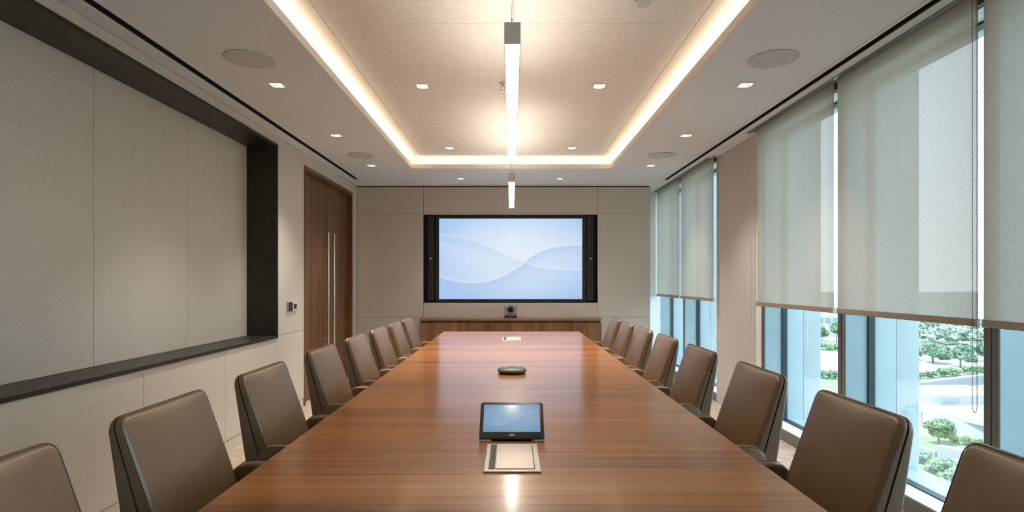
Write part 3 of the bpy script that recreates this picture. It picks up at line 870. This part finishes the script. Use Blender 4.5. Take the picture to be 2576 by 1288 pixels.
# conference phone
ph = thing('conference_phone', 'dark round conference speakerphone in the middle of the table', 'speakerphone', ((1288 - CX) * 3.12 / F, 3.125, TZ))
def puck(prof, n=72):
    bm = MB()
    rings = []
    for r, z in prof:
        ring = []
        for k in range(n):
            a = 2 * PI * k / n
            rr = r / (abs(math.cos(a)) ** 2.6 + abs(math.sin(a)) ** 2.6) ** (1 / 2.6)
            ring.append(bm.b.verts.new((rr * math.cos(a), rr * math.sin(a), z)))
        rings.append(ring)
    for A, B in zip(rings, rings[1:]):
        for k in range(n):
            bm.b.faces.new((A[k], A[(k + 1) % n], B[(k + 1) % n], B[k]))
    bm.b.faces.new(rings[0][::-1]); bm.b.faces.new(rings[-1])
    bmesh.ops.recalc_face_normals(bm.b, faces=bm.b.faces[:])
    return bm
puck([(0.066, 0.0), (0.071, 0.002), (0.073, 0.008), (0.072, 0.0115)]).build('phone_base', M['dark_plastic'], ph, smooth=True)
puck([(0.0765, 0.0117), (0.0785, 0.015), (0.077, 0.021), (0.070, 0.0255), (0.050, 0.0275), (0.02, 0.028)]).build('phone_top', M['phone'], ph, smooth=True)
puck([(0.024, 0.0281), (0.026, 0.0285), (0.022, 0.0287)], 40).build('keypad_ring', M['matte_black'], ph, smooth=True)

# ------------------------------------------------------------------ chairs
CH0 = 0.66                                   # distance of the seat post from the table axis

def pad(w, s_len, P0, P1, side, thick, R, rt, rb, bulge=0.0, groove=False, n=8):
    """a cushion: rounded outline (half width w, length s_len) laid on the line P0 -> P1 (x,z), swelling towards side*normal"""
    d = Vector((P1[0] - P0[0], P1[1] - P0[1])).normalized()
    nrm = Vector((d.y, -d.x)) * side
    def outline(e):
        pts = []
        ww, s0, s1 = w - e, e, s_len - e
        r_t, r_b = max(rt - e, 0.004), max(rb - e, 0.004)
        for (cx_, cs, r, a0) in ((ww - r_t, s1 - r_t, r_t, 0), (-ww + r_t, s1 - r_t, r_t, PI / 2), (-ww + r_b, s0 + r_b, r_b, PI), (ww - r_b, s0 + r_b, r_b, 3 * PI / 2)):
            for k in range(n + 1):
                a = a0 + PI / 2 * k / n
                pts.append((cx_ + r * math.cos(a), cs + r * math.sin(a)))
        # extra points along the straight sides keep the curvature
        out = []
        for i in range(len(pts)):
            p, q = pts[i], pts[(i + 1) % len(pts)]
            out.append(p)
            if (i + 1) % (n + 1) == 0:
                for k in range(1, 10):
                    out.append((p[0] + (q[0] - p[0]) * k / 10, p[1] + (q[1] - p[1]) * k / 10))
        return out
    def at(y, s, dep):
        return Vector((P0[0] + d.x * s + nrm.x * dep, y, P0[1] + d.y * s + nrm.y * dep))
    bm = MB()
    rings = []
    spec = [(0.0, None)] + [(R * (1 - math.cos(a)), R * (1 - math.sin(a))) for a in [PI / 2 * k / 6 for k in range(7)]]
    if groove:
        spec += [(R + 0.002, 0.0), (R + 0.004, 0.0010), (R + 0.006, 0.0)]
    spec += [(R + 0.02, 0.0), (R + 0.05, 0.0), (R + 0.09, 0.0), (min(w, s_len / 2) * 0.78, 0.0), (min(w, s_len / 2) * 0.93, 0.0)]
    for e, drop in spec:
        ring = []
        for (y, s) in outline(e):
            th = thick(s / s_len)
            if drop is None:
                dep = 0.0
            else:
                q = min(1.0, e / (min(w, s_len / 2) * 0.93))
                dep = th - drop + bulge * (1 - (y / w) ** 2) * (1 - abs(2 * s / s_len - 1) ** 3)
            ring.append(bm.b.verts.new(at(y, s, dep)))
        rings.append(ring)
    N = len(rings[0])
    for A, B in zip(rings, rings[1:]):
        for k in range(N):
            bm.b.faces.new((A[k], A[(k + 1) % N], B[(k + 1) % N], B[k]))
    bm.b.faces.new(rings[0][::-1]); bm.b.faces.new(rings[-1])
    bmesh.ops.recalc_face_normals(bm.b, faces=bm.b.faces[:])
    return bm, [at(y, s, thick(s / s_len) - R * 0.25) for (y, s) in outline(R * 0.25 - 0.001)]

CW2 = 0.2005
def make_chair(label):
    t = thing('conference_chair', label, 'chair', (CH0, 0, 0), group='leather chairs along the conference table')
    # front of the chair is -x; all x below are measured from the seat post
    B0, B1 = (0.212, 0.55), (0.317, 0.917)          # plane between shell and cushion
    sl = math.hypot(B1[0] - B0[0], B1[1] - B0[1])
    bm, welt = pad(CW2, sl, B0, B1, -1, lambda s: 0.040 - 0.023 * s, 0.0155, 0.036, 0.02, 0.013, False)
    cu = bm.build('back_cushion', M['leather'], t, smooth=True, angle=50)
    MB().tube(welt, 0.0013, 6, closed=True).build('welt', M['stitch'], cu, smooth=True)
    C0, C1 = (0.168, 0.38), (0.3335, 0.9155)
    d = 0.004
    S0, S1 = (B0[0] - 0.050 + d, 0.375), (B1[0] + d, B1[1] - 0.002)
    sl2 = math.hypot(S1[0] - S0[0], S1[1] - S0[1])
    bm, _ = pad(CW2 + 0.002, sl2, S0, S1, 1, lambda s: 0.011 + 0.075 * (1 - s), 0.008, 0.037, 0.02, 0.006)
    bm.build('back_shell', M['leather'], t, smooth=True, angle=50)
    # seat
    b = MB().box(-0.25, 0.19, -0.202, 0.202, 0.395, 0.475, 0.028, 5)
    b.build('seat_cushion', M['leather'], t, smooth=True)
    b = MB().box(-0.24, 0.175, -0.198, 0.198, 0.365, 0.398, 0.012, 3)
    b.build('seat_pan', M['leather'], t, smooth=True)
    # arms
    for s_ in (-1, 1):
        prof = [(-0.185, 0.40), (-0.190, 0.62), (-0.180, 0.650), (-0.155, 0.664), (0.0, 0.671), (0.165, 0.677), (0.200, 0.672), (0.222, 0.655), (0.232, 0.628), (0.222, 0.52), (0.185, 0.40)]
        y0, y1 = (0.206, 0.248) if s_ > 0 else (-0.248, -0.206)
        ar = MB().prism(prof, 'y', y0, y1, 0.009, 3).build('armrest', M['leather'], t, smooth=True, angle=50)
        yy = s_ * 0.2435
        MB().tube([(x, yy, z - 0.0005) for x, z in prof[2:9]], 0.0018, 5).build('arm_welt', M['stitch'], ar, smooth=True)
    # base
    b = MB().lathe([(0.03, 0.10), (0.03, 0.25), (0.02, 0.252), (0.02, 0.345), (0.07, 0.347), (0.07, 0.364)], n=20)
    b.build('gas_lift', M['alu'], t, smooth=True, angle=30)
    b = MB()
    for k in range(5):
        a = 2 * PI * k / 5 + 0.3
        ca, sa = math.cos(a), math.sin(a)
        b.tube([(0.03 * ca, 0.03 * sa, 0.12), (0.15 * ca, 0.15 * sa, 0.105), (0.27 * ca, 0.27 * sa, 0.075)], 0.014, 8)
    b.lathe([(0.042, 0.09), (0.042, 0.145)], n=20)
    b.build('star_base', M['alu'], t, smooth=True, angle=30)
    for k in range(5):
        a = 2 * PI * k / 5 + 0.3
        rot = Matrix.Rotation(a, 3, 'Z')
        b = MB()
        b.lathe([(0.0, -0.02), (0.026, -0.02), (0.028, -0.017), (0.028, 0.017), (0.026, 0.02), (0.0, 0.02)], rot @ Vector((0.275, 0, 0.028)), 18, 'y', rot)
        b.lathe([(0.006, 0.05), (0.006, 0.085)], rot @ Vector((0.262, 0, 0)), 8)
        b.build('caster', M['dark_plastic'], t, smooth=True, angle=30)
    return t
DYS = [398.0, 267.0, 196.6, 153.0, 127.0, 109.4, 96.0, 86.6]
cy = [478.5 / d - 0.182 for d in DYS]
ordn = ['nearest the camera, cut by the photo edge', 'second from the camera', 'third from the camera', 'fourth from the camera', 'fourth from the screen wall', 'third from the screen wall', 'second from the screen wall', 'last one, closest to the screen wall']
first = None
for side, nm in ((1, 'window side'), (-1, 'door side')):
    for i, y in enumerate(cy):
        lab = 'brown leather conference chair on the %s, %s' % (nm, ordn[i])
        if first is None:
            first = make_chair(lab)
            first.location = (CH0, y, 0)
        else:
            copy_thing(first, (side * CH0, y, 0), (0, 0, 0 if side > 0 else PI), lab)

# ------------------------------------------------------------------ outdoors, far below
ZG = H - 30.0
def gp_(x, y, up=0.0):
    Y = (30.0 - up) * F / (y - CY)
    return Vector(((x - CX) * Y / F, Y, ZG + up))
struct(MB().box(-100, 1500, -300, 1800, ZG - 1, ZG).build('ground', M['ground']), 'pale hazy ground far below the windows', 'ground')
def poly_slab(pts, z0, z1, name, mat):
    b = MB()
    b.prism([(p.x, p.y) for p in pts], 'z', z0, z1)
    return b.build(name, mat)
def quad(xs, z=0.0): return [gp_(x, y) for x, y in xs]
struct(poly_slab(quad([(2250, 1300), (2560, 1300), (2500, 1105), (2250, 1085)]), ZG, ZG + 0.06, 'lawn', M['grass']), 'green lawn below the near window', 'lawn')
struct(poly_slab(quad([(2040, 1010), (2130, 1010), (2120, 955), (2040, 955)]), ZG, ZG + 0.05, 'lawn', M['grass']), 'green lawn strip seen past the far fin', 'lawn')
struct(poly_slab(quad([(2040, 880), (2130, 880), (2120, 862), (2040, 862)]), ZG, ZG + 0.07, 'lawn', M['grass']), 'distant green verge below the tree belt', 'lawn')
struct(poly_slab(quad([(2200, 945), (2560, 930), (2540, 910), (2200, 903)]), ZG, ZG + 0.05, 'road', M['paving']), 'pale road between hedge and tree belt', 'road')
struct(poly_slab(quad([(2200, 1030), (2600, 1050), (2560, 985), (2200, 975)]), ZG, ZG + 0.05, 'courtyard_paving', M['paving']), 'white paved yard between wall and canopy', 'paving')
struct(poly_slab(quad([(2040, 945), (2130, 945), (2130, 885), (2040, 885)]), ZG, ZG + 0.05, 'car_park_paving', M['paving']), 'pale paved car park past the far fin', 'paving')

def oriented_box(p, q, depth, z0, z1, b=None):
    """box whose front bottom edge runs p -> q, going away from the building by depth"""
    b = b or MB()
    d = Vector((q.x - p.x, q.y - p.y)).normalized()
    n_ = Vector((-d.y, d.x))
    if n_.y < 0: n_ = -n_
    pts = [(p.x, p.y), (q.x, q.y), (q.x + n_.x * depth, q.y + n_.y * depth), (p.x + n_.x * depth, p.y + n_.y * depth)]
    b.prism(pts, 'z', z0, z1)
    return b
# long boundary wall
w_ = thing('boundary_wall', 'long white boundary wall in front of the hedge outdoors', 'wall outside', (0, 0, ZG))
p, q = gp_(2290, 991), gp_(2520, 961)
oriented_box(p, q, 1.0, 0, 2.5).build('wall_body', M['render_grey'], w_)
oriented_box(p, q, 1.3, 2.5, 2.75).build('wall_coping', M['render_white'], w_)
# canopy building
cb = thing('canopy_building', 'white flat roofed canopy building below the window', 'building', (0, 0, ZG))
p, q = gp_(2315, 1036, 2.7), gp_(2530, 1085, 2.7)
oriented_box(p, q, 7, 2.7, 3.5).build('roof', M['render_white'], cb)
pw, qw = gp_(2402, 1091), gp_(2530, 1117)
oriented_box(pw, qw, 5, 0, 2.7).build('wall', M['render_white'], cb)
for f_ in (0.02, 0.62):
    a = p.lerp(q, f_)
    MB().lathe([(0.14, 0), (0.14, 2.7)], (a.x + 0.3, a.y + 0.5, 0), 10).build('post', M['render_grey'], cb)
# low block behind canopy
lb = thing('low_block', 'low white block with dark window row in the yard outdoors', 'building', (0, 0, ZG))
p, q = gp_(2368, 1021), gp_(2540, 1018)
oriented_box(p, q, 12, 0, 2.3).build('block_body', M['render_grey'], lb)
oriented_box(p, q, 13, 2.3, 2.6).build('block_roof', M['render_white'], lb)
for k in range(3):
    a = p.lerp(q, 0.05 + 0.08 * k); c_ = p.lerp(q, 0.11 + 0.08 * k)
    oriented_box(a + Vector((0, -0.1, 0)), c_ + Vector((0, -0.1, 0)), 0.2, 0.9, 1.7).build('window', M['dark_glass'], lb)
# far building in the slit
fb = thing('far_office', 'pale distant building with dark windows past the far fin', 'building', (0, 0, ZG))
p, q = gp_(2030, 845), gp_(2130, 848)
oriented_box(p, q, 20, 0, 14).build('building_body', M['render_white'], fb)
for k in range(5):
    a = p.lerp(q, 0.08 + 0.19 * k); c_ = p.lerp(q, 0.2 + 0.19 * k)
    oriented_box(a + Vector((0, -0.4, 0)), c_ + Vector((0, -0.4, 0)), 0.5, 8, 10.5).build('window', M['dark_glass'], fb)
# planter walls
def planter(p, q, dep, hgt, lab):
    t = thing('planter_wall', lab, 'planter', (0, 0, ZG), group='white planter walls on the lawn')
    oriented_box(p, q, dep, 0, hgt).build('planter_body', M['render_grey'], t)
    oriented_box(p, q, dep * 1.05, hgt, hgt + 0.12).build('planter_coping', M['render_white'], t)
planter(gp_(2357, 1152), gp_(2450, 1172), 1.2, 2.0, 'big white planter wall on the lawn outdoors')
planter(gp_(2383, 1165), gp_(2470, 1186), 0.6, 0.7, 'low white step wall in front of the big planter')
planter(gp_(2298, 1134), gp_(2352, 1151), 0.6, 0.9, 'low white planter wall beside the lamp post')
lp = thing('lamp_post', 'tall grey lamp post on the lawn outdoors', 'lamp post', gp_(2322, 1160))
MB().lathe([(0.2, 0), (0.12, 0.4), (0.09, 6.0)], n=10).build('pole', M['render_grey'], lp)
MB().box(-0.5, 0.5, -0.15, 0.15, 6.0, 6.15).build('lamp_arm', M['render_grey'], lp)
# parked cars in the yard
def car(p, lab, mat):
    t = thing('parked_car', lab, 'car', p, group='cars in the yard')
    MB().prism([(-2.2, 0.3), (2.2, 0.3), (2.2, 0.85), (1.3, 0.95), (0.8, 1.4), (-1.2, 1.4), (-1.8, 0.95), (-2.2, 0.9)], 'y', -0.85, 0.85, 0.06).build('car_body', mat, t)
    MB().prism([(-1.55, 0.97), (1.1, 0.97), (0.7, 1.33), (-1.1, 1.33)], 'y', -0.87, 0.87).build('car_window', M['dark_glass'], t)
    for sx in (-1.4, 1.4):
        for sy in (-0.8, 0.8):
            MB().lathe([(0.0, -0.1), (0.32, -0.1), (0.32, 0.1), (0.0, 0.1)], (sx, sy, 0.32), 14, 'y').build('wheel', M['dark_plastic'], t)
car(gp_(2340, 1006), 'silver car parked in the white yard, nearer the fin', M['render_grey'])
car(gp_(2380, 998), 'white car parked in the white yard, behind the low block', M['render_white'])

# trees
def crown_mesh(seed, rx, rz, z0, leaves, leaf, blobs=9, b=None, at=(0, 0)):
    rnd = random.Random(seed)
    b = b or MB()
    cs = []
    for k in range(blobs):
        a = rnd.uniform(0, 2 * PI); rr = rnd.uniform(0, 0.62) * rx
        cs.append((at[0] + rr * math.cos(a), at[1] + rr * math.sin(a), z0 + rz * rnd.uniform(0.5, 1.45), rx * rnd.uniform(0.32, 0.48), rz * rnd.uniform(0.35, 0.55)))
    for i in range(leaves):
        x, y, z, sr, sz = rnd.choice(cs)
        th, u = rnd.uniform(0, 2 * PI), rnd.uniform(-0.75, 1)
        rr = math.sqrt(1 - u * u) * rnd.uniform(0.75, 1.08)
        p = Vector((x + sr * rr * math.cos(th), y + sr * rr * math.sin(th), z + sz * u * rnd.uniform(0.9, 1.1)))
        a = Vector((rnd.uniform(-1, 1), rnd.uniform(-1, 1), rnd.uniform(-0.6, 0.6))).normalized()
        c_ = a.cross(Vector((rnd.uniform(-1, 1), rnd.uniform(-1, 1), rnd.uniform(-1, 1)))).normalized()
        L = leaf * rnd.uniform(0.6, 1.4)
        vs = [b.b.verts.new(p + a * L), b.b.verts.new(p + c_ * L * 0.55), b.b.verts.new(p - a * L), b.b.verts.new(p - c_ * L * 0.55)]
        b.b.faces.new(vs)
    for (x, y, z, sr, sz) in cs:
        b.ball((x, y, z), 1.0, 2, (sr * 0.8, sr * 0.8, sz * 0.8))
    return b
def make_tree(loc, label, seed, rx, rz, z0, mat, leaf=0.5, leaves=900, group=None, name='tree', cat='tree'):
    t = thing(name, label, cat, loc, group=group)
    crown_mesh(seed, rx, rz, z0, leaves, leaf).build('crown', mat, t)
    b = MB().tube([(0, 0, 0), (0.1, 0.05, z0 * 0.6), (0, 0, z0 + rz * 0.6)], max(0.06, rx * 0.05), 8)
    b.build('trunk', M['bark'], t)
    return t
make_tree(gp_(2361, 1119), 'rounded green tree in front of the white canopy building', 1, 3.3, 2.2, 0.7, M['leafA'], 0.20, 2600)
make_tree(gp_(2346, 914), 'large green tree behind the road, nearer the fin', 2, 6.2, 4.0, 0.9, M['leafB'], 0.5, 1800)
make_tree(gp_(2416, 925), 'large green tree behind the road, beside the bead chain', 3, 5.4, 3.9, 0.9, M['leafB'], 0.5, 1800)
make_tree(gp_(2486, 912), 'green tree behind the road, partly hidden by the mullion', 4, 6.0, 3.9, 0.9, M['leafB'], 0.5, 1400)
make_tree(gp_(2278, 905), 'green tree behind the road, partly hidden by the fin', 9, 6.0, 3.8, 0.9, M['leafB'], 0.5, 1400)
make_tree(gp_(2068, 858), 'dark green tree past the far fin, in front of the far building', 5, 3.4, 3.6, 1, M['leafB'], 0.5, 900)
make_tree(gp_(2104, 862), 'tall green tree beside the dark mullion, in front of the far building', 6, 4.2, 5.0, 1, M['leafB'], 0.5, 1200)
rnd = random.Random(11)
b = MB()
for k in range(34):
    x = 2180 + (k % 17) * 24 + rnd.uniform(-8, 8); y = (836 if k < 17 else 862) + rnd.uniform(-8, 8)
    p = gp_(x, y)
    crown_mesh(100 + k, 7.0 * rnd.uniform(0.8, 1.3), 4.2 * rnd.uniform(0.8, 1.3), 0.6, 300, 0.9, 6, b, (p.x, p.y))
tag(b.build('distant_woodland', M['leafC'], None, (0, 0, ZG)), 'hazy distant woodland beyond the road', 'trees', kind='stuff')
def hedge(p, q, n_, hgt, wid, mat, lab, seed):
    b = MB()
    for k in range(n_):
        c_ = p.lerp(q, k / (n_ - 1))
        crown_mesh(seed + k, wid * rnd.uniform(0.85, 1.15), hgt * 0.5 * rnd.uniform(0.85, 1.2), 0.05, 260, 0.3, 5, b, (c_.x, c_.y))
    return tag(b.build('hedge', mat, None, (0, 0, ZG)), lab, 'hedge')
hedge(gp_(2285, 957), gp_(2470, 938), 13, 2.6, 2.0, M['leafA'], 'long loose hedge behind the white boundary wall', 300)
hedge(gp_(2064, 952), gp_(2128, 956), 7, 2.4, 1.9, M['leafB'], 'green hedge past the far fin, beside the lawn strip', 340)
hedge(gp_(2064, 880), gp_(2128, 884), 7, 3.0, 2.6, M['leafA'], 'distant hedge past the far fin, above the pale car park', 370)
db = make_tree(gp_(2398, 1112), 'dark bush under the canopy wall', 22, 0.95, 0.85, 0.05, M['leafA'], 0.18, 700, group='bushes under the canopy wall', name='bush', cat='bush')
for k in range(3):
    copy_thing(db, gp_(2430 + k * 34, 1120 + k * 7), (0, 0, rnd.uniform(0, 6)), 'dark bush under the canopy wall')
sb = make_tree(gp_(2320, 1168), 'leafy green shrub at the foot of the facade', 23, 1.5, 1.2, 0.05, M['leafB'], 0.17, 900, group='shrubs at the foot of the facade', name='shrub', cat='shrub')
for (x, y) in ((2342, 1196), (2374, 1186), (2318, 1222), (2398, 1216), (2354, 1240), (2430, 1200), (2386, 1254)):
    copy_thing(sb, gp_(x, y), (0, 0, rnd.uniform(0, 6)), 'leafy green shrub at the foot of the facade')

# ------------------------------------------------------------------ light
def area(name, loc, rot, sx, sy, watts, col):
    l = bpy.data.lights.new(name, 'AREA')
    l.shape = 'RECTANGLE'; l.size = sx; l.size_y = sy; l.energy = watts; l.color = col
    o = bpy.data.objects.new(name, l); COL.objects.link(o)
    o.location = loc; o.rotation_euler = rot
    return o
WARM = (1.0, 0.80, 0.57)
CW = 0.72                                          # watts per metre of cove strip
zs_ = ZC + 0.04
LY = CY1 - CY0
area('cove_strip_door_side', (-1.20, (CY0 + CY1) / 2, zs_), (PI, math.radians(-14), 0), 0.03, LY, CW * LY, WARM)
area('cove_strip_window_side', (1.20, (CY0 + CY1) / 2, zs_), (PI, math.radians(14), 0), 0.03, LY, CW * LY, WARM)
area('cove_strip_far', (0, CY1 + 0.05, zs_), (PI - math.radians(14), 0, 0), 2.3, 0.03, CW * 2.3, WARM)
area('cove_strip_near', (0, CY0 - 0.06, zs_), (PI + math.radians(14), 0, 0), 2.3, 0.03, CW * 2.3, WARM)

for i, (x, y) in enumerate(spots + upspots):
    l = bpy.data.lights.new('downlight_beam', 'SPOT')
    l.energy = 18.0 if y > 7 else (42.0 if i < len(spots) else 78.0); l.color = (1.0, 0.91, 0.81); l.spot_size = math.radians(84); l.spot_blend = 1.0; l.shadow_soft_size = 0.02
    o = bpy.data.objects.new('downlight_beam', l); COL.objects.link(o)
    o.location = (x, y, (ZC if i < len(spots) else ZU) + 0.045)
sun = bpy.data.lights.new('sun', 'SUN'); sun.energy = 4.0; sun.angle = math.radians(1.0); sun.color = (1.0, 0.96, 0.9)
so = bpy.data.objects.new('sun', sun); COL.objects.link(so)
so.rotation_euler = (math.radians(12), math.radians(-24), 0)      # light travels towards +x and down: behind this facade

wd_ = bpy.data.worlds.new('sky'); SC.world = wd_
wd_.use_nodes = True
nt = wd_.node_tree; nt.nodes.clear()
o_ = nt.nodes.new('ShaderNodeOutputWorld'); bg = nt.nodes.new('ShaderNodeBackground')
tc = nt.nodes.new('ShaderNodeTexCoord'); sp_x = nt.nodes.new('ShaderNodeSeparateXYZ'); rp = nt.nodes.new('ShaderNodeValToRGB')
nt.links.new(tc.outputs['Generated'], sp_x.inputs[0]); nt.links.new(sp_x.outputs[2], rp.inputs[0])
el = rp.color_ramp.elements
el[0].position = 0.0; el[0].color = (0.93, 0.97, 1.0, 1)
el[1].position = 0.9; el[1].color = (0.50, 0.72, 1.0, 1)
e3 = el.new(0.3); e3.color = (0.78, 0.90, 1.0, 1)
nt.links.new(rp.outputs[0], bg.inputs[0]); bg.inputs[1].default_value = 2.0
nt.links.new(bg.outputs[0], o_.inputs[0])

# ------------------------------------------------------------------ camera and view
cd = bpy.data.cameras.new('camera')
co = bpy.data.objects.new('camera', cd); COL.objects.link(co)
co.location = (0, 0, H); co.rotation_euler = (PI / 2, 0, 0)
cd.sensor_fit = 'HORIZONTAL'; cd.sensor_width = 36.0
cd.lens = F / 2576 * 36.0
cd.shift_x = (1288 - CX) / 2576; cd.shift_y = (CY - 644) / 2576
cd.clip_start = 0.02; cd.clip_end = 3000
SC.camera = co
SC.view_settings.view_transform = 'Standard'; SC.view_settings.look = 'None'
SC.view_settings.exposure = 1.45; SC.view_settings.gamma = 1.0
SC.view_settings.use_curve_mapping = False
cy_ = SC.cycles
cy_.use_denoising = True
cy_.max_bounces = 10; cy_.diffuse_bounces = 5; cy_.transparent_max_bounces = 12
cy_.sample_clamp_indirect = 6.0
cy_.caustics_reflective = False; cy_.caustics_refractive = False
